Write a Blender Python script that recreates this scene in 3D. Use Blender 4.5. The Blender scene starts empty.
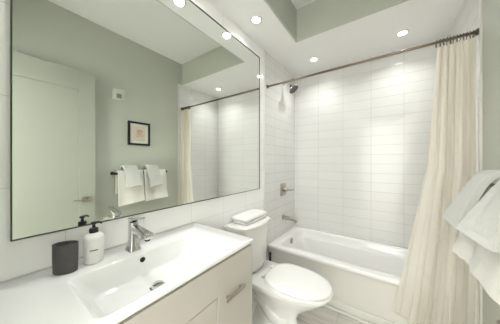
import bpy, bmesh, math, random
from mathutils import Vector, Matrix, noise
random.seed(4)
PI = math.pi
C = bpy.context.scene.collection
SC = bpy.context.scene

# ------------------------------------------------------------------ camera
F_PX = 192.05
cam = bpy.data.cameras.new('camera')
cam.sensor_width = 36.0
cam.lens = F_PX / 500.0 * 36.0
cam.clip_start = 0.02
co = bpy.data.objects.new('camera', cam)
C.objects.link(co)
co.location = (1.048, -2.571, 1.296)
co.rotation_euler = (PI / 2, 0, math.radians(35.242))
SC.camera = co

# ------------------------------------------------------------------ world, exposure
w = bpy.data.worlds.new('world')
SC.world = w
w.use_nodes = True
w.node_tree.nodes['Background'].inputs[0].default_value = (1, 0.98, 0.95, 1)
w.node_tree.nodes['Background'].inputs[1].default_value = 0.3
SC.view_settings.view_transform = 'Standard'
SC.view_settings.look = 'None'
SC.view_settings.gamma = 1
SC.view_settings.use_curve_mapping = False
SC.view_settings.exposure = 0.72
LAMP_W = 1.5            # each recessed downlight
HALL_FILL_W = 9.0           # fill lamp added in the unseen hall behind the camera


WINDOW_FILL_W = 130.0            # soft fill from a window added to the unseen hall


def area(name, loc, size, watts, color=(0.98, 0.985, 1.0), shape='DISK', rot=(0, 0, 0), spread=PI, parent=None):
    l = bpy.data.lights.new(name, 'AREA')
    l.shape = shape
    l.size = size
    l.energy = watts
    l.color = color
    l.spread = spread
    o = bpy.data.objects.new(name, l)
    C.objects.link(o)
    o.location = loc
    o.rotation_euler = rot
    if parent: o.parent = parent
    return o


# ------------------------------------------------------------------ materials
def srgb(r, g, b):
    f = lambda c: (c / 255 / 12.92) if c / 255 <= 0.04045 else ((c / 255 + 0.055) / 1.055) ** 2.4
    return (f(r), f(g), f(b), 1)


def mat(name, col, rough=0.5, metal=0.0, bump=0.0, bscale=60.0, vary=0.0, vscale=5.0, spec=0.5, coat=0.0, sheen=0.0):
    m = bpy.data.materials.new(name)
    m.use_nodes = True
    nt = m.node_tree
    b = nt.nodes['Principled BSDF']
    b.inputs['Base Color'].default_value = col
    b.inputs['Roughness'].default_value = rough
    b.inputs['Metallic'].default_value = metal
    b.inputs['Specular IOR Level'].default_value = spec
    b.inputs['Coat Weight'].default_value = coat
    b.inputs['Sheen Weight'].default_value = sheen
    tc = nt.nodes.new('ShaderNodeTexCoord')
    if vary:
        n = nt.nodes.new('ShaderNodeTexNoise')
        n.inputs['Scale'].default_value = vscale
        n.inputs['Detail'].default_value = 4
        nt.links.new(tc.outputs['Object'], n.inputs['Vector'])
        mx = nt.nodes.new('ShaderNodeMix')
        mx.data_type = 'RGBA'
        mx.inputs[6].default_value = tuple(c * (1 - vary) for c in col[:3]) + (1,)
        mx.inputs[7].default_value = tuple(min(1, c * (1 + vary)) for c in col[:3]) + (1,)
        nt.links.new(n.outputs['Fac'], mx.inputs[0])
        nt.links.new(mx.outputs[2], b.inputs['Base Color'])
    if bump:
        n = nt.nodes.new('ShaderNodeTexNoise')
        n.inputs['Scale'].default_value = bscale
        n.inputs['Detail'].default_value = 3
        nt.links.new(tc.outputs['Object'], n.inputs['Vector'])
        bp = nt.nodes.new('ShaderNodeBump')
        bp.inputs['Strength'].default_value = bump
        bp.inputs['Distance'].default_value = 0.004
        nt.links.new(n.outputs['Fac'], bp.inputs['Height'])
        nt.links.new(bp.outputs['Normal'], b.inputs['Normal'])
    return m


def tile_mat(name, axes, off, bw, bh, col, mortar, rough, msize, vary=0.015, bumpd=0.0015, wave=0.0):
    """stack-bond tiles on a wall; axes = which object coordinates run along and up the wall"""
    m = bpy.data.materials.new(name)
    m.use_nodes = True
    nt = m.node_tree
    b = nt.nodes['Principled BSDF']
    b.inputs['Roughness'].default_value = rough
    tc = nt.nodes.new('ShaderNodeTexCoord')
    sp = nt.nodes.new('ShaderNodeSeparateXYZ')
    cb = nt.nodes.new('ShaderNodeCombineXYZ')
    nt.links.new(tc.outputs['Object'], sp.inputs[0])
    for i, a in enumerate(axes):
        ad = nt.nodes.new('ShaderNodeMath')
        ad.operation = 'ADD'
        ad.inputs[1].default_value = -off[i] + 40 * (bw if i == 0 else bh)
        nt.links.new(sp.outputs['XYZ'.index(a)], ad.inputs[0])
        nt.links.new(ad.outputs[0], cb.inputs[i])
    br = nt.nodes.new('ShaderNodeTexBrick')
    br.offset = 0
    br.inputs['Scale'].default_value = 1
    br.inputs['Brick Width'].default_value = bw
    br.inputs['Row Height'].default_value = bh
    br.inputs['Mortar Size'].default_value = msize
    br.inputs['Mortar Smooth'].default_value = 0.2
    br.inputs['Color1'].default_value = tuple(c * (1 - vary) for c in col[:3]) + (1,)
    br.inputs['Color2'].default_value = tuple(min(1, c * (1 + vary)) for c in col[:3]) + (1,)
    br.inputs['Mortar'].default_value = mortar
    nt.links.new(cb.outputs[0], br.inputs['Vector'])
    nt.links.new(br.outputs['Color'], b.inputs['Base Color'])
    bp = nt.nodes.new('ShaderNodeBump')
    bp.invert = True
    bp.inputs['Strength'].default_value = 0.6
    bp.inputs['Distance'].default_value = bumpd
    nt.links.new(br.outputs['Fac'], bp.inputs['Height'])
    if wave:
        n = nt.nodes.new('ShaderNodeTexNoise')
        n.inputs['Scale'].default_value = 9
        nt.links.new(tc.outputs['Object'], n.inputs['Vector'])
        b2 = nt.nodes.new('ShaderNodeBump')
        b2.inputs['Strength'].default_value = wave
        b2.inputs['Distance'].default_value = 0.01
        nt.links.new(n.outputs['Fac'], b2.inputs['Height'])
        nt.links.new(bp.outputs['Normal'], b2.inputs['Normal'])
        nt.links.new(b2.outputs['Normal'], b.inputs['Normal'])
    else:
        nt.links.new(bp.outputs['Normal'], b.inputs['Normal'])
    return m


M = {}
M['sage'] = mat('sage_paint', srgb(196, 199, 186), 0.6, bump=0.05, bscale=220, vary=0.015)
M['ceil'] = mat('ceiling_paint', srgb(244, 243, 239), 0.7, bump=0.04, bscale=200, vary=0.01)
M['door'] = mat('door_paint', srgb(166, 169, 156), 0.42, vary=0.01)
M['trim'] = mat('white_trim', srgb(228, 226, 216), 0.35)
M['cab'] = mat('greige_lacquer', srgb(192, 186, 176), 0.38, vary=0.012, vscale=3)
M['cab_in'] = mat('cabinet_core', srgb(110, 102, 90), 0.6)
M['ceramic'] = mat('white_ceramic', srgb(240, 239, 234), 0.1, spec=0.5, coat=0.3)
M['sink'] = mat('white_sink', srgb(243, 243, 240), 0.12, coat=0.3)
M['acrylic'] = mat('tub_acrylic', srgb(240, 239, 235), 0.16, coat=0.2)
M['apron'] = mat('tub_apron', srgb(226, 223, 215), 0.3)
M['seat'] = mat('seat_plastic', srgb(243, 242, 238), 0.2)
M['chrome'] = mat('chrome', srgb(215, 215, 215), 0.08, 1.0)
M['nickel'] = mat('satin_nickel', srgb(180, 174, 164), 0.28, 1.0)
M['bronze'] = mat('dark_rod_metal', srgb(120, 108, 96), 0.3, 1.0)
M['edge'] = mat('mirror_edge', srgb(70, 75, 66), 0.35, 0.4)
M['mirror'] = mat('mirror_glass', srgb(244, 247, 243), 0.0, 1.0)
M['black'] = mat('black_frame', srgb(22, 22, 20), 0.4)
M['blackp'] = mat('black_pump', srgb(30, 30, 30), 0.3)
M['cup'] = mat('dark_stone', srgb(86, 84, 82), 0.75, bump=0.5, bscale=400, vary=0.25, vscale=160)
M['cupin'] = mat('dark_inside', srgb(40, 39, 38), 0.7)
M['bottle'] = mat('white_bottle', srgb(238, 237, 232), 0.28)
M['ink'] = mat('label_ink', srgb(70, 70, 68), 0.5)
M['grout'] = mat('caulk', srgb(205, 203, 192), 0.5)
M['towel'] = mat('white_terry', srgb(231, 228, 218), 0.95, bump=0.9, bscale=330, vary=0.05, vscale=90, sheen=0.3)
M['towelg'] = mat('grey_white_terry', srgb(203, 203, 195), 0.95, bump=0.9, bscale=330, vary=0.05, vscale=90, sheen=0.3)
M['towelw'] = mat('bright_terry', srgb(240, 238, 234), 0.95, bump=0.6, bscale=330, vary=0.03, vscale=90, sheen=0.3)
M['paper'] = mat('art_paper', srgb(216, 204, 188), 0.7)
M['matb'] = mat('art_mat', srgb(226, 224, 212), 0.7)
M['pink'] = mat('art_pink', srgb(212, 184, 168), 0.7, vary=0.1, vscale=60)
M['ochre'] = mat('art_line', srgb(150, 104, 84), 0.7)
M['alarm'] = mat('alarm_white', srgb(222, 221, 212), 0.4)
M['lens'] = mat('alarm_lens', srgb(135, 136, 130), 0.15)
M['navy'] = mat('navy_plastic', srgb(28, 34, 54), 0.35)
M['paleblue'] = mat('pale_blue_plastic', srgb(150, 158, 178), 0.3)
M['dark'] = mat('dark_hole', srgb(50, 46, 42), 0.4, 0.5)
M['rubber'] = mat('nozzle_rubber', srgb(92, 92, 92), 0.5)
M['tile_big'] = tile_mat('large_white_tile', 'YZ', (-1.454, 0.893), 0.305, 0.3135, srgb(250, 249, 246), srgb(222, 220, 213), 0.14, 0.0010)
M['tile_back'] = tile_mat('small_white_tile_back', 'XZ', (0.33, 0.015), 0.2915, 0.105, srgb(230, 229, 225), srgb(202, 200, 192), 0.12, 0.0016, wave=0.05)
M['tile_side'] = tile_mat('small_white_tile_side', 'YZ', (0.0, 0.015), 0.2915, 0.105, srgb(230, 229, 225), srgb(202, 200, 192), 0.12, 0.0016, wave=0.05)


def floor_mat():
    m = bpy.data.materials.new('plank_tile')
    m.use_nodes = True
    nt = m.node_tree
    b = nt.nodes['Principled BSDF']
    b.inputs['Roughness'].default_value = 0.35
    tc = nt.nodes.new('ShaderNodeTexCoord')
    br = nt.nodes.new('ShaderNodeTexBrick')
    br.offset = 0.4
    br.inputs['Scale'].default_value = 1
    br.inputs['Brick Width'].default_value = 1.2
    br.inputs['Row Height'].default_value = 0.15
    br.inputs['Mortar Size'].default_value = 0.0015
    br.inputs['Color1'].default_value = srgb(200, 195, 186)
    br.inputs['Color2'].default_value = srgb(214, 210, 202)
    br.inputs['Mortar'].default_value = srgb(170, 164, 155)
    nt.links.new(tc.outputs['Object'], br.inputs['Vector'])
    mp = nt.nodes.new('ShaderNodeMapping')
    mp.inputs['Scale'].default_value = (2.2, 26, 1)
    nt.links.new(tc.outputs['Object'], mp.inputs['Vector'])
    n = nt.nodes.new('ShaderNodeTexNoise')
    n.inputs['Scale'].default_value = 1.6
    n.inputs['Detail'].default_value = 6
    n.inputs['Distortion'].default_value = 0.6
    nt.links.new(mp.outputs[0], n.inputs['Vector'])
    cr = nt.nodes.new('ShaderNodeValToRGB')
    cr.color_ramp.elements[0].position = 0.35
    cr.color_ramp.elements[0].color = (0.80, 0.785, 0.76, 1)
    cr.color_ramp.elements[1].position = 0.65
    cr.color_ramp.elements[1].color = (1.1, 1.1, 1.1, 1)
    nt.links.new(n.outputs['Fac'], cr.inputs[0])
    mx = nt.nodes.new('ShaderNodeMix')
    mx.data_type = 'RGBA'
    mx.blend_type = 'MULTIPLY'
    mx.inputs[0].default_value = 1
    nt.links.new(br.outputs['Color'], mx.inputs[6])
    nt.links.new(cr.outputs[0], mx.inputs[7])
    nt.links.new(mx.outputs[2], b.inputs['Base Color'])
    return m


M['floor'] = floor_mat()


def emit_mat(name, col, s):
    m = bpy.data.materials.new(name)
    m.use_nodes = True
    nt = m.node_tree
    nt.nodes.clear()
    e = nt.nodes.new('ShaderNodeEmission')
    e.inputs[0].default_value = col
    e.inputs[1].default_value = s
    o = nt.nodes.new('ShaderNodeOutputMaterial')
    nt.links.new(e.outputs[0], o.inputs[0])
    return m


M['lamp'] = emit_mat('lamp_glow', (1, 0.97, 0.9, 1), 14.0)
M['hall_fill_lamp'] = emit_mat('hall_fill_glow', (1, 0.97, 0.9, 1), 3.0)  # glow of the added fill lamp in the hall


def cloth_mat(name, col, trans):
    m = bpy.data.materials.new(name)
    m.use_nodes = True
    nt = m.node_tree
    nt.nodes.clear()
    tc = nt.nodes.new('ShaderNodeTexCoord')
    wv = nt.nodes.new('ShaderNodeTexNoise')
    wv.inputs['Scale'].default_value = 350
    nt.links.new(tc.outputs['Object'], wv.inputs['Vector'])
    bp = nt.nodes.new('ShaderNodeBump')
    bp.inputs['Strength'].default_value = 0.15
    bp.inputs['Distance'].default_value = 0.001
    nt.links.new(wv.outputs['Fac'], bp.inputs['Height'])
    d = nt.nodes.new('ShaderNodeBsdfDiffuse')
    d.inputs[0].default_value = col
    nt.links.new(bp.outputs[0], d.inputs['Normal'])
    t = nt.nodes.new('ShaderNodeBsdfTranslucent')
    t.inputs[0].default_value = col
    x = nt.nodes.new('ShaderNodeMixShader')
    x.inputs[0].default_value = trans
    nt.links.new(d.outputs[0], x.inputs[1])
    nt.links.new(t.outputs[0], x.inputs[2])
    o = nt.nodes.new('ShaderNodeOutputMaterial')
    nt.links.new(x.outputs[0], o.inputs[0])
    return m


M['curtain'] = cloth_mat('cream_curtain', srgb(247, 243, 233), 0.45)


# ------------------------------------------------------------------ mesh helpers (all in world coordinates)
def new(): return bmesh.new()


def box(bm, x0, x1, y0, y1, z0, z1, bev=0.0, seg=2):
    r = bmesh.ops.create_cube(bm, size=1)
    vs = r['verts']
    for v in vs:
        v.co = Vector((x0 + (v.co.x + .5) * (x1 - x0), y0 + (v.co.y + .5) * (y1 - y0), z0 + (v.co.z + .5) * (z1 - z0)))
    if bev > 0:
        es = list({e for v in vs for e in v.link_edges})
        bmesh.ops.bevel(bm, geom=es, offset=bev, segments=seg, affect='EDGES', profile=0.5)
    return bm


def loft(bm, loops, cap0=True, cap1=True, closed=True):
    rings = [[bm.verts.new(p) for p in L] for L in loops]
    n = len(rings[0])
    rng = n if closed else n - 1
    for a, b in zip(rings[:-1], rings[1:]):
        for i in range(rng):
            j = (i + 1) % n
            bm.faces.new((a[i], a[j], b[j], b[i]))
    if closed and cap0: bm.faces.new(list(reversed(rings[0])))
    if closed and cap1: bm.faces.new(rings[-1])
    return rings


def rrect(x0, x1, y0, y1, r, z, k=8):
    pts = []
    r = min(r, (x1 - x0) / 2 - 1e-4, (y1 - y0) / 2 - 1e-4)
    for cx, cy, a0 in ((x1 - r, y1 - r, 0), (x0 + r, y1 - r, PI / 2), (x0 + r, y0 + r, PI), (x1 - r, y0 + r, 1.5 * PI)):
        for i in range(k + 1):
            a = a0 + i / k * PI / 2
            pts.append((cx + r * math.cos(a), cy + r * math.sin(a), z))
    return pts


def egg(x0, x1, xc, yc, hw, z, ef=2.0, er=3.0, n=56, zf=None):
    pts = []
    for i in range(n):
        a = 2 * PI * i / n
        c, s = math.cos(a), math.sin(a)
        e = ef if c > 0 else er
        rx = (x1 - xc) if c > 0 else (xc - x0)
        px = xc + math.copysign(abs(c) ** (2 / e), c) * rx
        py = yc + math.copysign(abs(s) ** (2 / e), s) * hw
        pts.append((px, py, z if zf is None else z + zf(px, py)))
    return pts


def circ(c, r, ax='z', n=24, rx=None):
    out = []
    for i in range(n):
        a = 2 * PI * i / n
        u, v = r * math.cos(a), (rx or r) * math.sin(a)
        if ax == 'z': out.append((c[0] + u, c[1] + v, c[2]))
        if ax == 'x': out.append((c[0], c[1] + u, c[2] + v))
        if ax == 'y': out.append((c[0] + v, c[1], c[2] + u))
    return out


def lathe(bm, c, prof, ax='z', n=28, cap0=True, cap1=True):
    """prof = [(radius, distance along axis)]"""
    loops = []
    for r, h in prof:
        p = list(c)
        p['xyz'.index(ax)] += h
        loops.append(circ(p, max(r, 1e-4), ax, n))
    return loft(bm, loops, cap0, cap1)


def tube(bm, pts, r, n=12, cap=True):
    pts = [Vector(p) for p in pts]
    rs = r if isinstance(r, (list, tuple)) else [r] * len(pts)
    loops = []
    t0 = (pts[1] - pts[0]).normalized()
    u = t0.orthogonal().normalized()
    for i, p in enumerate(pts):
        t = (pts[min(i + 1, len(pts) - 1)] - pts[max(i - 1, 0)]).normalized()
        u = (u - t * u.dot(t)).normalized()
        v = t.cross(u)
        loops.append([tuple(p + (u * math.cos(2 * PI * k / n) + v * math.sin(2 * PI * k / n)) * rs[i]) for k in range(n)])
    loft(bm, loops, cap, cap)
    return bm


def link(name, bm, m, loc=(0, 0, 0), parent=None, smooth=True, ang=40):
    bmesh.ops.recalc_face_normals(bm, faces=bm.faces[:])
    me = bpy.data.meshes.new(name)
    off = Vector(loc)
    for v in bm.verts: v.co -= off
    if smooth:
        for f in bm.faces: f.smooth = True
        for e in bm.edges:
            if len(e.link_faces) == 2 and e.calc_face_angle(0) > math.radians(ang): e.smooth = False
    bm.to_mesh(me)
    bm.free()
    me.materials.append(m)
    o = bpy.data.objects.new(name, me)
    C.objects.link(o)
    if parent: o.parent = parent
    else: o.location = loc
    return o


def tag(o, label, cat, group=None):
    o['label'] = label
    o['category'] = cat
    if group: o['group'] = group
    return o


def thing(name, label, cat, loc, group=None):
    o = bpy.data.objects.new(name, None)
    o.empty_display_size = 0.05
    C.objects.link(o)
    o.location = loc
    o['wl'] = loc
    return tag(o, label, cat, group)


def part(name, bm, m, root, smooth=True, ang=40, label=None):
    """bm is in world coordinates; root (or a part of it) knows its world place"""
    wl = root['wl']
    o = link(name, bm, m, tuple(wl), root, smooth, ang)
    o['wl'] = tuple(wl)
    if label: o['label'] = label
    return o


def struct(name, bm, m, smooth=False, ang=40):
    o = link(name, bm, m, smooth=smooth, ang=ang)
    o['kind'] = 'structure'
    return o


# ------------------------------------------------------------------ room shell
W, ZS, ZC, SX, SY, YB = 1.52, 2.478, 2.794, 0.332, -0.765, -2.76
TY = -0.826                                  # where the shower tiling starts

bm = new(); box(bm, -0.1, W + 0.1, -5.6, 0.1, -0.1, 0); struct('floor', bm, M['floor'])
bm = new(); box(bm, -0.1, 0, TY, 0, 0, ZS); struct('wall_left_shower', bm, M['tile_side'])
bm = new(); box(bm, -0.1, 0, YB, TY, 0, ZS); struct('wall_left', bm, M['tile_big'])
bm = new(); box(bm, -0.1, W + 0.1, 0, 0.1, 0, ZS); struct('wall_shower', bm, M['tile_back'])
bm = new(); box(bm, W, W + 0.1, TY, 0, 0, ZS); struct('wall_right_shower', bm, M['tile_side'])
bm = new(); box(bm, W, W + 0.1, YB, TY, 0, ZC); box(bm, W, W + 0.1, TY, 0.1, ZS, ZC); struct('wall_right', bm, M['sage'])
# wall behind the camera with the doorway the photo was taken from
DX0, DX1, DZ = 0.60, 1.46, 2.21
bm = new()
box(bm, -0.1, DX0, YB - 0.1, YB, 0, ZC); box(bm, DX1, W + 0.1, YB - 0.1, YB, 0, ZC); box(bm, DX0, DX1, YB - 0.1, YB, DZ, ZC)
struct('wall_back', bm, M['sage'])
bm = new()
box(bm, -0.1, W + 0.1, -5.6, -5.5, 0, ZC); box(bm, -0.1, 0, -5.5, YB - 0.1, 0, ZC)
WY0, WY1, WZ0, WZ1 = -5.3, -4.15, 0.5, 2.3  # opening cut for the added fill window
box(bm, W, W + 0.1, -5.5, WY0, 0, ZC); box(bm, W, W + 0.1, WY1, YB - 0.1, 0, ZC)
box(bm, W, W + 0.1, WY0, WY1, 0, WZ0); box(bm, W, W + 0.1, WY0, WY1, WZ1, ZC)
struct('wall_hall', bm, M['ceil'])
bm = new()
for a, b, c, d in ((WY0, WY0 + .05, WZ0, WZ1), (WY1 - .05, WY1, WZ0, WZ1), (WY0 + .05, WY1 - .05, WZ0, WZ0 + .05), (WY0 + .05, WY1 - .05, WZ1 - .05, WZ1), (-4.745, -4.705, WZ0 + .05, WZ1 - .05)): box(bm, W + .03, W + .07, a, b, c, d)
struct('added_window_1', bm, M['trim'])  # frame of an added window, unseen, there for the fill light
win_fill = area('window_fill', (W + .25, (WY0 + WY1) / 2, (WZ0 + WZ1) / 2), 1.75, WINDOW_FILL_W, (0.94, 0.975, 1.0), 'RECTANGLE', (0, PI / 2, 0))  # area light added outside the opening to soften and even the room light
win_fill.data.size_y = 1.1
# ceiling: low white soffit along mirror wall and over the tub, raised white field, sage faces between
bm = new()
box(bm, -0.1, SX - 0.012, YB, 0.1, ZS, ZS + 0.02)
box(bm, SX - 0.012, W + 0.1, SY + 0.012, 0.1, ZS, ZS + 0.02)
struct('ceiling', bm, M['ceil'])
bm = new(); box(bm, -0.1, W + 0.1, YB - 0.1, 0.1, ZC, ZC + 0.05); struct('ceiling_raised', bm, M['ceil'])
bm = new(); box(bm, -0.1, W + 0.1, -5.6, YB - 0.1, 2.5, 2.55); struct('ceiling_hall', bm, M['ceil'])
bm = new()
box(bm, SX - 0.012, SX, YB, SY, ZS, ZC)
box(bm, SX - 0.012, W, SY, SY + 0.012, ZS, ZC)
struct('trim_soffit_face', bm, M['sage'])
# tile edge trims, caulk, baseboards
bm = new(); box(bm, 0.0, 0.006, TY - 0.006, TY + 0.004, 0, ZS, 0.001); struct('trim_1', bm, M['trim'])
bm = new(); box(bm, W - 0.010, W, TY - 0.012, TY, 0, ZS, 0.002); struct('trim_2', bm, M['trim'])
bm = new(); box(bm, W - 0.014, W, -2.70, TY - 0.014, 0, 0.11, 0.004); struct('baseboard_right', bm, M['trim'])
bm = new(); box(bm, 0.10, W - 0.001, -0.785, -0.7655, 0, 0.018, 0.006); struct('trim_3', bm, M['trim'])
bm = new()
for a, b in ((DX0 - 0.07, DX0), (DX1, DX1 + 0.05)): box(bm, a, b, YB, YB + 0.015, 0, DZ + 0.07, 0.003)
box(bm, DX0, DX1, YB, YB + 0.015, DZ, DZ + 0.07, 0.003)
struct('trim_doorway', bm, M['trim'])


# ------------------------------------------------------------------ recessed downlights
def downlight(x, y, label):
    t = thing('recessed_downlight', label, 'ceiling light', (x, y, ZS), 'recessed ceiling lights')
    bm = new()
    lathe(bm, (x, y, ZS), [(0.036, 0.0), (0.050, 0.0), (0.050, -0.003), (0.046, -0.006), (0.034, -0.004), (0.034, 0.0)], cap0=False, cap1=False)
    part('trim_ring', bm, M['trim'], t)
    bm = new()
    lathe(bm, (x, y, ZS), [(0.034, -0.001), (0.029, -0.003), (0.01, -0.004)])
    part('lamp_lens', bm, M['lamp'], t)
    area('downlight_lamp', (0, 0, -0.012), 0.062, LAMP_W, parent=t, spread=math.radians(135))
    return t


downlight(0.17, -1.237, 'round recessed light in the low soffit above the mirror, nearest the shower rod')
downlight(0.20, -1.719, 'round recessed light above the mirror, its reflection touching the top edge of the glass')
downlight(0.373, -0.336, 'round recessed light over the tub, near the shower head')
downlight(1.174, -0.327, 'round recessed light over the tub, near the shower curtain')
downlight(0.20, -2.25, 'round recessed light above the left end of the vanity, out of frame')

t = thing('hall_fill_light', 'added fill light, shaped as a round flush fixture in the unseen hall', 'ceiling light', (0.9, -3.5, 2.5))
bm = new(); lathe(bm, (0.9, -3.5, 2.5), [(0.2, 0), (0.2, -0.03), (0.18, -0.05)]); part('lamp_base', bm, M['trim'], t)
bm = new(); lathe(bm, (0.9, -3.5, 2.45), [(0.17, 0), (0.16, -0.03), (0.09, -0.05), (0.01, -0.055)]); part('diffuser', bm, M['hall_fill_lamp'], t)
area('hall_fill_lamp', (0, 0, -0.12), 0.5, HALL_FILL_W, parent=t)  # added fill, lights the bathroom through the doorway

# ------------------------------------------------------------------ wall mirror
MY0, MY1, MZ0, MZ1 = -2.508, -0.926, 1.025, 2.355
t = thing('wall_mirror', 'large frameless wall mirror above the vanity and toilet', 'mirror', (0, (MY0 + MY1) / 2, MZ0))
bm = new(); box(bm, 0.0005, 0.0035, MY0, MY1, MZ0, MZ1); part('backing', bm, M['edge'], t, smooth=False)
bm = new()
for a in ((MY0, MY0 + .004, MZ0, MZ1), (MY1 - .006, MY1, MZ0, MZ1), (MY0 + .004, MY1 - .006, MZ0, MZ0 + .004), (MY0 + .004, MY1 - .006, MZ1 - .007, MZ1)): box(bm, 0.0036, 0.0085, *a)
part('edge_trim', bm, M['edge'], t, smooth=False)
bm = new(); box(bm, 0.0036, 0.0052, MY0 + 0.0045, MY1 - 0.0065, MZ0 + 0.0045, MZ1 - 0.0075); part('glass', bm, M['mirror'], t, smooth=False)

# ------------------------------------------------------------------ vanity
VX, VY1, VY0, VZ = 0.479, -1.735, -2.60, 0.893
t = thing('vanity_cabinet', 'greige bathroom vanity cabinet with flat fronts under the white sink top', 'cabinet', (0.23, -2.17, 0))
bm = new()
TB = VZ - 0.0195
box(bm, 0.002, 0.454, VY0 + 0.004, VY0 + 0.022, 0.10, TB); box(bm, 0.002, 0.454, VY1 - 0.022, VY1 - 0.004, 0.10, TB)
box(bm, 0.002, 0.012, VY0 + 0.022, VY1 - 0.022, 0.10, TB); box(bm, 0.012, 0.454, VY0 + 0.022, VY1 - 0.022, 0.10, 0.118)
part('body', bm, M['cab'], t, smooth=False)
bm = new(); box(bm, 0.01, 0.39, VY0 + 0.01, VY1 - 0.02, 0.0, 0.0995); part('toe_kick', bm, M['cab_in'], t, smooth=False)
bm = new(); box(bm, 0.4505, 0.4540, VY0 + 0.022, VY1 - 0.022, 0.118, TB); part('front_rail', bm, M['cab_in'], t, smooth=False)
FX0, FX1 = 0.4545, 0.4745
DY1 = -1.990
DYM = (VY0 + DY1) / 2
bm = new()
box(bm, FX0, FX1, VY0 + 0.004, DY1 - 0.001, 0.7275, VZ - 0.030, 0.001)
box(bm, FX0, FX1, DY1 - 0.001, VY1 - 0.004, 0.10, VZ - 0.030, 0.001)
part('front_panel', bm, M['cab'], t, smooth=False)
for a, b in ((VY0 + 0.006, DYM - 0.002), (DYM + 0.002, DY1 - 0.004)):
    bm = new(); box(bm, FX0, FX1 - 0.003, a, b, 0.105, 0.7225, 0.0015)
    part('door', bm, M['cab'], t, smooth=False)
bm = new()
box(bm, FX1, FX1 + 0.018, -1.942, -1.932, 0.696, 0.706, 0.001)
box(bm, FX1, FX1 + 0.018, -1.850, -1.840, 0.696, 0.706, 0.001)
box(bm, FX1 + 0.014, FX1 + 0.022, -1.954, -1.828, 0.691, 0.707, 0.0015)
part('handle', bm, M['nickel'], t, smooth=False, label='slim nickel bar pull')

# sink top: slab with an integrated rectangular basin
t = thing('sink_top', 'white one-piece sink top with a wide rectangular basin, on the greige vanity', 'sink', (0.24, -2.17, VZ - 0.02))
bm = new()
bx0, bx1, by0, by1 = 0.160, 0.446, -2.398, -1.888
K = 8
outer = []


def outer_loop(z, ins):
    # rectangle outline sampled so that it stitches to the rounded basin loops
    pts = []
    x0, x1, y0, y1 = 0.002 + ins, VX - ins, VY0 + ins, VY1 - ins
    r = 0.003
    return rrect(x0, x1, y0, y1, r, z, K)


loops = [rrect(bx0 + 0.090, bx1 - 0.100, by0 + 0.200, by1 - 0.200, 0.02, VZ - 0.110, K),
         rrect(bx0 + 0.012, bx1 - 0.026, by0 + 0.070, by1 - 0.070, 0.025, VZ - 0.103, K),
         rrect(bx0 - 0.004, bx1 - 0.004, by0 + 0.016, by1 - 0.016, 0.028, VZ - 0.045, K),
         rrect(bx0 - 0.008, bx1 - 0.002, by0 - 0.008, by1 + 0.008, 0.03, VZ - 0.0185, K),
         outer_loop(VZ - 0.0185, 0.002), outer_loop(VZ - 0.0165, 0.0), outer_loop(VZ - 0.002, 0.0), outer_loop(VZ, 0.002),
         rrect(bx0 - 0.006, bx1 + 0.006, by0 - 0.006, by1 + 0.006, 0.03, VZ, K),
         rrect(bx0 - 0.001, bx1 + 0.001, by0 - 0.001, by1 + 0.001, 0.03, VZ - 0.0015, K),
         rrect(bx0 + 0.002, bx1 - 0.003, by0 + 0.004, by1 - 0.004, 0.028, VZ - 0.006, K),
         rrect(bx0 + 0.006, bx1 - 0.010, by0 + 0.030, by1 - 0.030, 0.028, VZ - 0.045, K),
         rrect(bx0 + 0.010, bx1 - 0.018, by0 + 0.062, by1 - 0.062, 0.028, VZ - 0.086, K),
         rrect(bx0 + 0.016, bx1 - 0.026, by0 + 0.074, by1 - 0.074, 0.025, VZ - 0.095, K),
         rrect(bx0 + 0.028, bx1 - 0.040, by0 + 0.100, by1 - 0.100, 0.020, VZ - 0.099, K),
         rrect(bx0 + 0.100, bx1 - 0.110, by0 + 0.210, by1 - 0.210, 0.02, VZ - 0.104, K)]
loft(bm, loops, cap0=True, cap1=True)
part('basin', bm, M['sink'], t, ang=50)
bm = new(); box(bm, 0.0015, 0.007, VY0, VY1, VZ, VZ + 0.006, 0.002); part('caulk', bm, M['grout'], t)
dx, dy, dz = 0.292, -2.150, VZ - 0.1035
bm = new(); lathe(bm, (dx, dy, dz), [(0.030, 0), (0.030, 0.003), (0.024, 0.004), (0.024, 0.006), (0.021, 0.014), (0.004, 0.017)]); part('drain', bm, M['chrome'], t, label='chrome pop-up drain')
bm = new(); lathe(bm, (bx0 + 0.0058, -2.150, VZ - 0.030), [(0.011, 0), (0.011, 0.003), (0.008, 0.004)], ax='x', n=20); part('overflow', bm, M['dark'], t)

# faucet
fx, fy = 0.098, -2.158
t = thing('basin_faucet', 'chrome single-lever faucet with a flared base at the back of the sink', 'faucet', (fx, fy, VZ))
bm = new()
def fl(z, a, b, ox=0.0): return rrect(fx - a + ox, fx + a + ox, fy - b, fy + b, min(a, b) * 0.45, z, 5)
loft(bm, [fl(VZ + 0.0005, .030, .027), fl(VZ + .004, .030, .027), fl(VZ + .012, .026, .024), fl(VZ + .05, .019, .018), fl(VZ + .09, .017, .016, -.002), fl(VZ + .122, .019, .017, -.002), fl(VZ + .128, .017, .015, -.002)])
part('base', bm, M['chrome'], t)
bm = new()
def sl(x, z, hw, hh): return [(x, fy + hw * c, z + hh * s) for c, s in ((-1, -.7), (-.7, -1), (.7, -1), (1, -.7), (1, .7), (.7, 1), (-.7, 1), (-1, .7))]
loft(bm, [sl(fx + .006, VZ + .104, .013, .015), sl(fx + .05, VZ + .101, .014, .012), sl(fx + .10, VZ + .097, .017, .011), sl(fx + .138, VZ + .092, .018, .013), sl(fx + .145, VZ + .091, .017, .011)])
part('spout', bm, M['chrome'], t)
bm = new(); lathe(bm, (fx + .128, fy, VZ + .071), [(0.010, 0), (0.011, 0.002), (0.011, 0.010)], n=16); part('aerator', bm, M['dark'], t)
bm = new()
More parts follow.
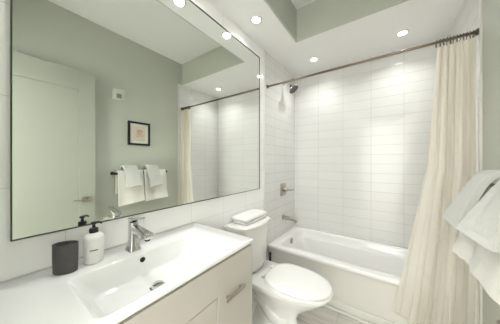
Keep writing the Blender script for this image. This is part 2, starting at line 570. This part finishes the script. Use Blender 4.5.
loft(bm, [sl(fx - .020, VZ + .138, .016, .009), sl(fx + .01, VZ + .140, .018, .010), sl(fx + .04, VZ + .148, .014, .005), sl(fx + .085, VZ + .158, .011, .003)])
part('lever', bm, M['chrome'], t)

# tumbler
cx, cy = 0.089, -2.386
t = thing('bathroom_tumbler', 'dark grey stone-textured oval tumbler on the sink top', 'cup', (cx, cy, VZ))
bm = new()
ca, cb = 0.024, 0.038
def ov(z, k, n=36):
    th = math.radians(-38)
    return [(cx + ca * k * math.cos(a) * math.cos(th) - cb * k * math.sin(a) * math.sin(th), cy + ca * k * math.cos(a) * math.sin(th) + cb * k * math.sin(a) * math.cos(th), z) for a in [2 * PI * i / n for i in range(n)]]
loft(bm, [ov(VZ + .0005, .90), ov(VZ + .003, .95), ov(VZ + .05, .99), ov(VZ + .104, 1.0), ov(VZ + .106, .97), ov(VZ + .104, .93), ov(VZ + .05, .90), ov(VZ + .008, .86)])
part('cup_body', bm, M['cup'], t)
bm = new(); loft(bm, [ov(VZ + .009, .85), ov(VZ + .012, .85)]); part('inner_base', bm, M['cupin'], t)

# soap pump bottle
px, py = 0.080, -2.300
t = thing('soap_bottle', 'white soap bottle with a black pump top beside the dark tumbler', 'soap dispenser', (px, py, VZ))
bm = new()
lathe(bm, (px, py, VZ), [(.030, .0005), (.0325, .003), (.0335, .01), (.0335, .095), (.0325, .104), (.027, .112), (.016, .117), (.013, .118), (.013, .124)], n=40)
part('bottle', bm, M['bottle'], t)
bm = new()
lathe(bm, (px, py, VZ), [(.0155, .1185), (.0155, .132), (.013, .136), (.006, .1365), (.005, .150)], n=24)
part('pump_collar', bm, M['blackp'], t)
bm = new()
lathe(bm, (px, py, VZ + .1505), [(.008, 0), (.010, .002), (.010, .008), (.007, .010)], n=20)
hd = Vector((0.35, 1.0, 0)).normalized()
tube(bm, [Vector((px, py, VZ + .156)), Vector((px, py, VZ + .157)) + hd * .014, Vector((px, py, VZ + .155)) + hd * .022, Vector((px, py, VZ + .150)) + hd * .026], [.0055, .005, .0042, .0035])
part('pump_head', bm, M['blackp'], t)
# one printed line of small dark lettering on the front of the bottle
bm = new()
fa = math.atan2(co.location.y - py, co.location.x - px) + 0.05
segs = [.16, .10, .14, .12, .10, .15, .12, .10]
a = fa - 0.42
for k, s in enumerate(segs):
    a0, a1 = a, a + s * 0.62
    a += s * 0.8
    zt, zb = VZ + .0545 + .0035, VZ + .0545 - .0015
    if k % 3 == 1: zt -= .001
    q = [(px + .0337 * math.cos(b), py + .0337 * math.sin(b), z) for b, z in ((a0, zb), (a1, zb), (a1, zt), (a0, zt))]
    bm.faces.new([bm.verts.new(p) for p in q])
part('lettering', bm, M['ink'], t, smooth=False, label='one short line of dark lettering')

# ------------------------------------------------------------------ bathtub
TYF, TZ = -0.764, 0.405
t = thing('bathtub', 'white alcove bathtub with a panelled front between the tiled walls', 'bathtub', (W / 2, TYF / 2, 0))
bm = new()
loops = [rrect(0.002, W - .002, TYF + .006, -.002, .004, TZ - .040),
         rrect(0.002, W - .002, TYF, -.002, .006, TZ - .034),
         rrect(0.002, W - .002, TYF, -.002, .010, TZ - .012),
         rrect(0.004, W - .004, TYF + .004, -.003, .014, TZ - .003),
         rrect(0.010, W - .010, TYF + .012, -.006, .02, TZ),
         rrect(0.085, W - .075, TYF + .085, -.050, .09, TZ),
         rrect(0.098, W - .088, TYF + .098, -.060, .09, TZ - .006),
         rrect(0.106, W - .100, TYF + .106, -.066, .09, TZ - .03),
         rrect(0.118, W - .130, TYF + .115, -.074, .10, TZ - .085),
         rrect(0.122, W - .140, TYF + .120, -.088, .10, TZ - .093),
         rrect(0.126, W - .150, TYF + .125, -.112, .10, TZ - .098),
         rrect(0.150, W - .220, TYF + .150, -.128, .11, TZ - .20),
         rrect(0.185, W - .300, TYF + .180, -.150, .11, TZ - .31),
         rrect(0.230, W - .360, TYF + .225, -.195, .09, TZ - .335)]
loft(bm, loops, cap0=False, cap1=True)
part('tub_shell', bm, M['acrylic'], t, ang=60)
bm = new()
AY = TYF + 0.006
def ap(z0, z1, y, b=0.003): box(bm, 0.003, W - .003, y, -0.72, z0, z1, b)
ap(0.0, 0.075, AY + .000, .004)
ap(0.075, TZ - .041, AY + .014)
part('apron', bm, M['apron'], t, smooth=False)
bm = new(); lathe(bm, (0.118, -.385, .345), [(.034, 0), (.034, .006), (.028, .010), (.01, .012)], ax='x'); part('overflow_plate', bm, M['nickel'], t)
bm = new(); lathe(bm, (0.34, -.385, TZ - .3345), [(.03, 0), (.03, .004), (.02, .006)]); part('drain', bm, M['nickel'], t)

# ------------------------------------------------------------------ shower fittings on the left tiled wall
sy = -0.37
t = thing('shower_valve', 'square chrome shower valve with a lever on the tiled wall above the tub spout', 'shower valve', (0, sy, .955))
bm = new(); box(bm, 0.0005, 0.010, sy - .078, sy + .078, .877, 1.033, .003); part('valve_plate', bm, M['nickel'], t)
bm = new(); lathe(bm, (0.010, sy, .955), [(.032, 0), (.030, .02), (.024, .045), (.022, .05)], ax='x'); part('valve_hub', bm, M['nickel'], t)
bm = new(); tube(bm, [(.052, sy, .955), (.065, sy, .953), (.10, sy, .953), (.145, sy, .962)], [.010, .010, .008, .006]); part('lever', bm, M['nickel'], t)
t = thing('tub_spout', 'chrome tub spout on the tiled wall over the tub', 'tub spout', (0, sy, .605))
bm = new(); lathe(bm, (0.0005, sy, .605), [(.036, 0), (.036, .008), (.030, .012)], ax='x'); part('flange', bm, M['nickel'], t)
bm = new()
loft(bm, [circ((.012, sy, .605), .026, 'x'), circ((.06, sy, .606), .024, 'x'), circ((.12, sy, .606), .023, 'x'), circ((.178, sy, .603), .022, 'x'), circ((.190, sy, .600), .015, 'x')])
lathe(bm, (.168, sy, .568), [(.016, 0), (.017, .02)], n=20)
part('spout', bm, M['nickel'], t)
t = thing('wall_shower', 'round chrome shower head on a short bent arm high above the valve', 'shower', (0, sy, 2.27))
bm = new(); lathe(bm, (0.0005, sy, 2.275), [(.030, 0), (.028, .006), (.016, .012)], ax='x'); part('flange', bm, M['chrome'], t)
bm = new(); tube(bm, [(.008, sy, 2.275), (.04, sy, 2.275), (.080, sy, 2.258), (.102, sy, 2.224)], .0085); part('arm', bm, M['chrome'], t)
dirn = Vector((0.62, 0, -0.78)).normalized()
p0 = Vector((.102, sy, 2.224))
bm = new(); tube(bm, [p0 - dirn * .004, p0 + dirn * .02], .013, 20); part('swivel', bm, M['blackp'], t)
bm = new(); tube(bm, [p0 + dirn * .020, p0 + dirn * .032, p0 + dirn * .048, p0 + dirn * .060, p0 + dirn * .066], [.016, .026, .060, .070, .066], 32); part('spray_head', bm, M['chrome'], t)
bm = new(); tube(bm, [p0 + dirn * .0665, p0 + dirn * .069], [.060, .058], 32); part('spray_face', bm, M['rubber'], t)

# ------------------------------------------------------------------ curtain rod, rings, curtain
RY, RZ = TYF, 2.112
t = thing('shower_curtain_rod', 'dark metal shower rod spanning the tub opening just below the ceiling', 'curtain rod', (W / 2, RY, RZ))
bm = new(); tube(bm, [(0.006, RY, RZ), (W / 2, RY, RZ), (W - .006, RY, RZ)], .0095, 16); part('rod', bm, M['bronze'], t)
for s, x in ((1, 0.0005), (-1, W - .0005)):
    bm = new(); lathe(bm, (x, RY, RZ), [(.021, 0), (.021, s * .005), (.015, s * .010), (.012, s * .016)], ax='x'); part('end_flange', bm, M['bronze'], t)

NF = 6.0
XT0, XT1 = 1.322, 1.509


def curt(u, v):
    """u across the curtain 0..1, v from hem 0 to top 1"""
    q = 1 - v
    x0 = 1.335 - 0.062 * min(1, q / .50) - 0.185 * max(0, (q - .42) / .58) ** 1.1
    x1 = XT1 + 0.004 * q
    fl = q ** 1.5
    uu = u + 0.10 * fl * math.sin(PI * u) * u + 0.012 * math.sin(5 * v + 9 * u) * (1 - abs(2 * u - 1))
    ph = NF * 2 * PI * (uu ** (1 + .55 * fl))
    x = x0 + (x1 - x0) * u
    amp = (0.026 + 0.010 * q) * (0.75 + 0.35 * math.sin(u * 17 + 1.0))
    amp *= min(1, .35 + u * 3 + v)
    y = RY - 0.004 - 0.050 * min(1, q * 1.6) + amp * math.sin(ph) + 0.009 * math.sin(ph * 1.9 + 2 * v) * v
    x += 0.010 * math.sin(ph * 2 + 1.3) * (0.5 + q * .3) * min(1, 8 * u) * min(1, 8 * (1 - u))
    z = 0.160 + (RZ - 0.028 - 0.160) * v + 0.030 * q * (1 - u) ** 6 - .004 * v * (1 + math.cos(2 * ph))
    return Vector((min(x, 1.516), min(y, -0.784) if z < 0.45 else y, z))


t = thing('shower_curtain', 'long cream fabric shower curtain gathered at the right end of the rod', 'shower curtain', (1.36, RY - .05, .16))
bm = new()
NU, NV = 260, 44
rows = [[bm.verts.new(curt(i / NU, j / NV)) for i in range(NU + 1)] for j in range(NV + 1)]
for j in range(NV):
    for i in range(NU):
        bm.faces.new((rows[j][i], rows[j][i + 1], rows[j + 1][i + 1], rows[j + 1][i]))
o = part('curtain_fabric', bm, M['curtain'], t, ang=180)
bm = new()
h = [Vector(curt(i / NU, 0)) for i in range(0, NU + 1, 2)]
loft(bm, [[tuple(p + Vector((0, d, -.0005 + e))) for p in h] for d, e in ((-.002, 0), (-.002, .022), (.002, .022), (.002, 0))], closed=False)
part('hem', bm, M['curtain'], t, ang=180)
first = None
for k in range(12):
    x = XT0 + .008 + (XT1 - XT0 - .016) * (k / 11) ** 0.9
    if first is None:
        bm = new()
        pts = [(x + .003 * math.sin(a), RY + .0165 * math.sin(a), RZ - .009 + .0225 * math.cos(a)) for a in [2 * PI * i / 20 for i in range(21)]]
        tube(bm, pts, .0035, 8, cap=False)
        first = link('curtain_ring', bm, M['bronze'], (x, RY, RZ - .028))
        r = first
    else:
        r = first.copy(); C.objects.link(r); r.location = (x, RY, RZ - .028)
    tag(r, 'dark metal curtain ring on the shower rod, holding the gathered cream curtain', 'curtain ring', 'curtain rings on the rod')

# ------------------------------------------------------------------ toilet
TC = -1.235
t = thing('toilet', 'white two-piece toilet with its lid closed, between vanity and tub', 'toilet', (.38, TC, 0))
bm = new()
RIM = .410
lv = [(0.000, .105, .590, .118, 3.2), (0.022, .105, .592, .120, 3.2), (0.034, .115, .575, .106, 3.2), (.08, .14, .535, .078, 3), (.16, .17, .515, .066, 3),
      (.22, .18, .550, .080, 3), (.28, .16, .625, .112, 3), (.325, .115, .685, .142, 3.2), (.352, .070, .715, .160, 3.8), (.368, .036, .730, .172, 4), (.382, .028, .745, .180, 4), (RIM - .007, .028, .750, .181, 4), (RIM, .034, .743, .176, 4)]
loft(bm, [egg(a, b, max(.36, a + .2), TC, hw, z, 2.15, er) for z, a, b, hw, er in lv])
part('bowl', bm, M['ceramic'], t, ang=60)
bm = new()
tube(bm, [(.47, TC, .14), (.42, TC, .11), (.35, TC, .13), (.29, TC, .20), (.23, TC, .25), (.17, TC, .235), (.145, TC, .17), (.14, TC, .10), (.14, TC, .034)], [.060, .078, .084, .086, .088, .084, .080, .078, .080], 24)
part('trapway', bm, M['ceramic'], t, ang=60)
bm = new()
z0 = RIM + .0035
loft(bm, [egg(.300, .760, .505, TC, .176, z0, 2.1, 2.8), egg(.292, .770, .505, TC, .184, z0 + .0035, 2.1, 2.8), egg(.292, .770, .505, TC, .184, z0 + .0110, 2.1, 2.8), egg(.298, .764, .505, TC, .179, z0 + .0150, 2.1, 2.8)])
for qx, qy in ((.36, .12), (.36, -.12), (.68, .08), (.68, -.08)): lathe(bm, (qx, TC + qy, RIM + .0003), [(.008, 0), (.008, .0035)], n=12)
part('seat', bm, M['seat'], t, ang=60)
bm = new()
z0 = RIM + .0220
loft(bm, [egg(.306, .752, .505, TC, .171, z0, 2.1, 2.9), egg(.298, .763, .505, TC, .181, z0 + .004, 2.1, 2.9), egg(.298, .763, .505, TC, .181, z0 + .010, 2.1, 2.9), egg(.306, .756, .505, TC, .175, z0 + .0165, 2.1, 2.9),
          egg(.33, .715, .505, TC, .145, z0 + .020, 2.1, 2.8), egg(.40, .62, .505, TC, .08, z0 + .021, 2.1, 2.8)])
for qx, qy in ((.37, .12), (.37, -.12), (.68, .08), (.68, -.08)): lathe(bm, (qx, TC + qy, RIM + .0187), [(.007, 0), (.007, .0037)], n=12)
part('lid', bm, M['seat'], t, ang=60)
for s in (-1, 1):
    bm = new(); box(bm, .270, .2915, TC + s * .072 - .017, TC + s * .072 + .017, RIM + .0003, RIM + .024, .007, 3)
    part('hinge_cap', bm, M['seat'], t)


def tank_loop(z, xf, hw, x0=.018, bow=.045, r=.035, n=20):
    pts = [(x0, TC - hw, z)]
    for i in range(n + 1):
        s = -1 + 2 * i / n
        y = TC + hw * s
        x = xf - bow * s * s
        e = (1 - abs(s)) * hw
        if e < r: x -= (r - math.sqrt(max(0, r * r - (r - e) ** 2))) * .9
        pts.append((x, y, z))
    pts.append((x0, TC + hw, z))
    return pts


bm = new()
loft(bm, [tank_loop(.4105, .195, .150), tank_loop(.42, .205, .162), tank_loop(.46, .212, .172), tank_loop(.62, .216, .188), tank_loop(.766, .220, .198)])
part('tank', bm, M['ceramic'], t, ang=50)
bm = new()
loft(bm, [tank_loop(.7665, .222, .202, .012), tank_loop(.770, .230, .212, .010), tank_loop(.790, .234, .218, .008), tank_loop(.798, .228, .213, .010), tank_loop(.800, .215, .20, .016)])
part('tank_lid', bm, M['ceramic'], t, ang=50)
for sg in (-1, 1):
    bm = new(); lathe(bm, (.34, TC + sg * .103, .030), [(.010, 0), (.010, .010), (.004, .014)], n=16)
    part('bolt_cap', bm, M['ceramic'], t)

# folded towel on the tank lid
t = thing('folded_hand_towel', 'small bright white towel folded flat on top of the toilet tank', 'towel', (.115, TC, .80))


def fold_layer(z, h, x0, x1, y0, y1, r):
    """a soft slab: rounded-rectangle loops with pillowed edges"""
    L = []
    for k in range(7):
        a = -PI / 2 + PI * k / 6
        ins = (h / 2) * (1 - math.cos(a))
        zz = z + h / 2 + h / 2 * math.sin(a)
        L.append([(p[0] + .003 * noise.noise(Vector((p[0] * 14, p[1] * 14, z * 30))), p[1], p[2] + .004 * noise.noise(Vector((p[0] * 11, p[1] * 9, 3)))) for p in rrect(x0 + ins, x1 - ins, y0 + ins, y1 - ins, r, zz)])
    return L


z = .8035
for k, (h, x0, x1, y0, y1, nm) in enumerate(((.017, .026, .180, TC - .146, TC + .156, 'lower_fold'), (.036, .018, .178, TC - .150, TC + .166, 'upper_fold'))):
    bm = new()
    loft(bm, fold_layer(z, h, x0, x1, y0, y1, .018))
    part(nm, bm, M['towelw'], t, ang=80)
    z += h + .0005 + .001

# toilet brush in its holder between tank and tub
bx, by = .115, -.905
t = thing('toilet_brush', 'slim navy and pale grey-blue toilet brush holder between toilet tank and tub', 'toilet brush', (bx, by, 0))
bm = new(); lathe(bm, (bx, by, 0), [(.040, 0.0005), (.043, .004), (.040, .02), (.036, .24), (.034, .245), (.012, .246)]); part('holder', bm, M['paleblue'], t)
bm = new(); lathe(bm, (bx, by, .2465), [(.012, 0), (.012, .05), (.011, .13), (.014, .145), (.012, .157), (.004, .161)], n=18); part('handle', bm, M['navy'], t, label='navy handle')

# ------------------------------------------------------------------ things on the right wall
# open door, folded back against the wall
t = thing('open_door', 'pale sage panelled door standing open against the right wall, seen in the mirror', 'door', (1.44, -2.30, 0))
X0, X1, YA, YE, ZB, ZT = 1.420, 1.458, -2.715, -1.870, .008, 2.195
bm = new()
box(bm, X0, X1, YE - .130, YE, ZB, ZT, .001); box(bm, X0, X1, YA, YA + .130, ZB, ZT, .001)
box(bm, X0, X1, YA + .130, YE - .130, ZT - .19, ZT, .001); box(bm, X0, X1, YA + .130, YE - .130, ZB, ZB + .22, .001)
part('frame', bm, M['door'], t, smooth=False)
bm = new(); box(bm, X0 + .012, X1 - .012, YA + .131, YE - .131, ZB + .221, ZT - .191); part('panel', bm, M['door'], t, smooth=False)
bm = new()
box(bm, X0 - .008, X0 - .0003, -1.974, -1.914, .893, .953, .002)
hd = part('handle', bm, M['nickel'], t, smooth=False, label='nickel lever handle on a square plate')
bm = new()
tube(bm, [(X0 - .008, -1.944, .923), (X0 - .045, -1.944, .923)], .009, 14)
box(bm, X0 - .052, X0 - .040, -2.05, -1.934, .914, .932, .004)
part('lever', bm, M['nickel'], hd, smooth=False)
for z in (.25, 1.1, 1.95):
    bm = new(); lathe(bm, (X1 + .006, YA - .004, z), [(.006, 0), (.006, .09)], n=12); part('hinge', bm, M['nickel'], t)

# fire alarm strobe
t = thing('wall_alarm', 'white square wall alarm with a grey lens, high on the wall beside the door', 'alarm', (W, -1.627, 2.08))
bm = new(); box(bm, W - .030, W - .0005, -1.690, -1.563, 2.017, 2.143, .006); part('housing', bm, M['alarm'], t)
bm = new(); box(bm, W - .044, W - .0303, -1.655, -1.605, 2.035, 2.085, .006); part('strobe_lens', bm, M['lens'], t)

# framed picture
t = thing('framed_picture', 'small black-framed pink and beige print on the sage wall above the towels', 'picture', (W, -1.382, 1.65))
py0, py1, pz0, pz1 = -1.526, -1.262, 1.507, 1.799
bm = new()
fw_ = .024
box(bm, W - .022, W - .0005, py0, py0 + fw_, pz0, pz1, .001); box(bm, W - .022, W - .0005, py1 - fw_, py1, pz0, pz1, .001)
box(bm, W - .022, W - .0005, py0 + fw_, py1 - fw_, pz0, pz0 + fw_, .001); box(bm, W - .022, W - .0005, py0 + fw_, py1 - fw_, pz1 - fw_, pz1, .001)
part('frame', bm, M['black'], t, smooth=False)
bm = new(); box(bm, W - .010, W - .001, py0 + fw_, py1 - fw_, pz0 + fw_, pz1 - fw_)
mt = part('mount', bm, M['matb'], t, smooth=False)
bm = new(); box(bm, W - .0115, W - .0101, py0 + .060, py1 - .060, pz0 + .052, pz1 - .052)
pr = part('print', bm, M['paper'], t, smooth=False)
bm = new()
pc = Vector((W - .0122, -1.394, 1.655))
def blob(c, ry, rz, rot, n=28, wob=.12):
    vs = []
    for i in range(n):
        a = 2 * PI * i / n
        k = 1 + wob * math.sin(3 * a + rot * 4)
        y, z = ry * k * math.cos(a), rz * k * math.sin(a)
        vs.append(bm.verts.new((c[0], c[1] + y * math.cos(rot) - z * math.sin(rot), c[2] + y * math.sin(rot) + z * math.cos(rot))))
    bm.faces.new(vs)
blob(pc + Vector((0, .004, .022)), .040, .034, .3)
blob(pc + Vector((0, -.018, -.030)), .030, .022, .8)
blob(pc + Vector((0, .026, -.026)), .022, .022, 1.5)
part('shapes', bm, M['pink'], pr, smooth=False)
bm = new()
pts = [pc + Vector((-.001, .022 * math.cos(a) * (1 + .3 * math.sin(2 * a)), .018 + .022 * math.sin(a))) for a in [i / 24 * 5.2 for i in range(25)]]
tube(bm, pts, .0018, 6)
part('line_drawing', bm, M['ochre'], pr)

# towel bar
BX, BZ, BR = 1.435, 1.165, .010
t = thing('towel_bar', 'black towel bar on the sage wall under the framed picture', 'towel bar', (W, -1.37, BZ))
bm = new(); box(bm, BX - .009, BX + .009, -1.700, -1.066, BZ - .009, BZ + .009, .002); part('bar', bm, M['black'], t, smooth=False)
for y in (-1.687, -1.079):
    bm = new()
    box(bm, BX - .014, W - .010, y - .013, y + .013, BZ - .013, BZ + .013, .002); box(bm, W - .010, W - .0005, y - .017, y + .017, BZ - .017, BZ + .017, .002)
    part('wall_bracket', bm, M['black'], t, smooth=False)


def spline(pts, t):
    n = len(pts) - 1
    f = min(max(t, 0) * n, n - 1e-6)
    i = int(f); f -= i
    p = [Vector(pts[max(0, min(n, i + k))]) for k in (-1, 0, 1, 2)]
    return 0.5 * ((2 * p[1]) + (-p[0] + p[2]) * f + (2 * p[0] - 5 * p[1] + 4 * p[2] - p[3]) * f * f + (-p[0] + 3 * p[1] - 3 * p[2] + p[3]) * f ** 3)


def drape(name, m, root, far, near, y0, y1, th, seed, ripple=.006, nu=26, nv=72, ytw=(0, 0), yflare=0.0, hemround=0.0):
    """cloth over the bar: profile (x, z) blended from the near edge y0 to the far edge y1; last profile point is the front hem"""
    bm = new()
    G = []
    for j in range(nv + 1):
        v = j / nv
        row = []
        for i in range(nu + 1):
            u = i / nu
            a, b = spline([(p[0], p[1], 0) for p in near], v), spline([(p[0], p[1], 0) for p in far], v)
            p = a.lerp(b, u)
            k = max(0, v - .45) / .55
            y = y0 + (y1 - y0) * u + (u - .5) * yflare * k + ytw[0] * k
            q = noise.noise(Vector((seed, u * 3.1, v * 1.2))) * ripple * 2 * k + math.sin(u * 9 + seed * 3) * ripple * k
            row.append(Vector((p.x + q, y, p.y + (4 * (u - .5) ** 2) * hemround * max(0, v - .8) / .2)))
        G.append(row)
    # two skins joined round the rim
    N = [[None] * (nu + 1) for _ in range(nv + 1)]
    for j in range(nv + 1):
        for i in range(nu + 1):
            du = G[j][min(i + 1, nu)] - G[j][max(i - 1, 0)]
            dv = G[min(j + 1, nv)][i] - G[max(j - 1, 0)][i]
            N[j][i] = du.cross(dv).normalized()
    G = [[G[j][i] + N[j][i] * (.0016 if any(abs(j / nv - c) < .012 for c in (.86, .91, .95)) else 0) * -1 for i in range(nu + 1)] for j in range(nv + 1)]
    A = [[bm.verts.new(G[j][i] + N[j][i] * th / 2) for i in range(nu + 1)] for j in range(nv + 1)]
    B = [[bm.verts.new(G[j][i] - N[j][i] * th / 2) for i in range(nu + 1)] for j in range(nv + 1)]
    for j in range(nv):
        for i in range(nu):
            bm.faces.new((A[j][i], A[j][i + 1], A[j + 1][i + 1], A[j + 1][i]))
            bm.faces.new((B[j][i], B[j + 1][i], B[j + 1][i + 1], B[j][i + 1]))
    for j in range(nv):
        bm.faces.new((A[j][0], A[j + 1][0], B[j + 1][0], B[j][0])); bm.faces.new((A[j][nu], B[j][nu], B[j + 1][nu], A[j + 1][nu]))
    for i in range(nu):
        bm.faces.new((A[0][i], B[0][i], B[0][i + 1], A[0][i + 1])); bm.faces.new((A[nv][i], A[nv][i + 1], B[nv][i + 1], B[nv][i]))
    es = [e for e in bm.edges if len(e.link_faces) == 2 and e.calc_face_angle(0) > 1.2]
    bmesh.ops.bevel(bm, geom=es, offset=th * .35, segments=2, affect='EDGES')
    o = part(name, bm, m, root, ang=80)
    return o


def band(root, m, far, near, y0, y1, v0, v1, off, seed, ripple, yflare=0.0):
    return None


# big towels: up behind the bar, over it, and down in front
def big_prof(xb, zb, xh):
    return [(1.478, .93), (1.474, 1.05), (1.464, 1.150), (1.450, 1.186), (1.428, 1.193), (1.408, 1.176), (1.396, 1.12), (xh + .02, 1.02), (xh + .008, .92), (xb, zb)]


t = thing('bath_towel', 'large white bath towel on the black bar, the one farther from the door', 'towel', (BX, -1.24, .83), 'large towels on the bar')
drape('cloth', M['towel'], t, big_prof(1.345, .835, 1.365), big_prof(1.365, .815, 1.375), -1.388, -1.104, .016, 1.3, .005)
t = thing('bath_towel', 'large white bath towel on the black bar, the one nearer the door', 'towel', (BX, -1.53, .83), 'large towels on the bar')
drape('cloth', M['towel'], t, big_prof(1.345, .835, 1.365), big_prof(1.385, .800, 1.38), -1.668, -1.402, .016, 4.1, .005)


def small_prof(xb, zb):
    return [(1.500, 1.085), (1.499, 1.16), (1.494, 1.215), (1.474, 1.244), (1.440, 1.250), (1.408, 1.236), (1.378, 1.19), ((1.352 + xb) / 2 + .006, (1.16 + zb) / 2 + .005), (xb, zb)]


t = thing('hand_towel', 'small pale towel draped over the large towel farther from the door', 'towel', (BX, -1.28, 1.0), 'small towels over the large ones')
drape('cloth', M['towelg'], t, small_prof(1.290, 1.018), small_prof(1.312, .995), -1.362, -1.215, .022, 2.2, .003, ytw=(.012,))
t = thing('hand_towel', 'small pale towel draped over the large towel nearer the door', 'towel', (BX, -1.54, 1.0), 'small towels over the large ones')
drape('cloth', M['towelg'], t, small_prof(1.285, 1.028), small_prof(1.335, 1.005), -1.615, -1.472, .022, 6.7, .003, ytw=(.004,))

# paper holder low on the right wall
t = thing('paper_holder', 'grey-blue metal toilet paper holder on the right wall below the towels', 'toilet paper holder', (W, -1.25, .60))
bm = new(); box(bm, W - .010, W - .0005, -1.30, -1.22, .56, .64, .003); part('wall_plate', bm, M['nickel'], t)
bm = new(); tube(bm, [(W - .010, -1.26, .60), (W - .055, -1.26, .60), (W - .070, -1.27, .60), (W - .072, -1.40, .60)], .011, 14); part('arm', bm, M['nickel'], t)

for o in bpy.data.objects:
    if 'wl' in o: del o['wl']
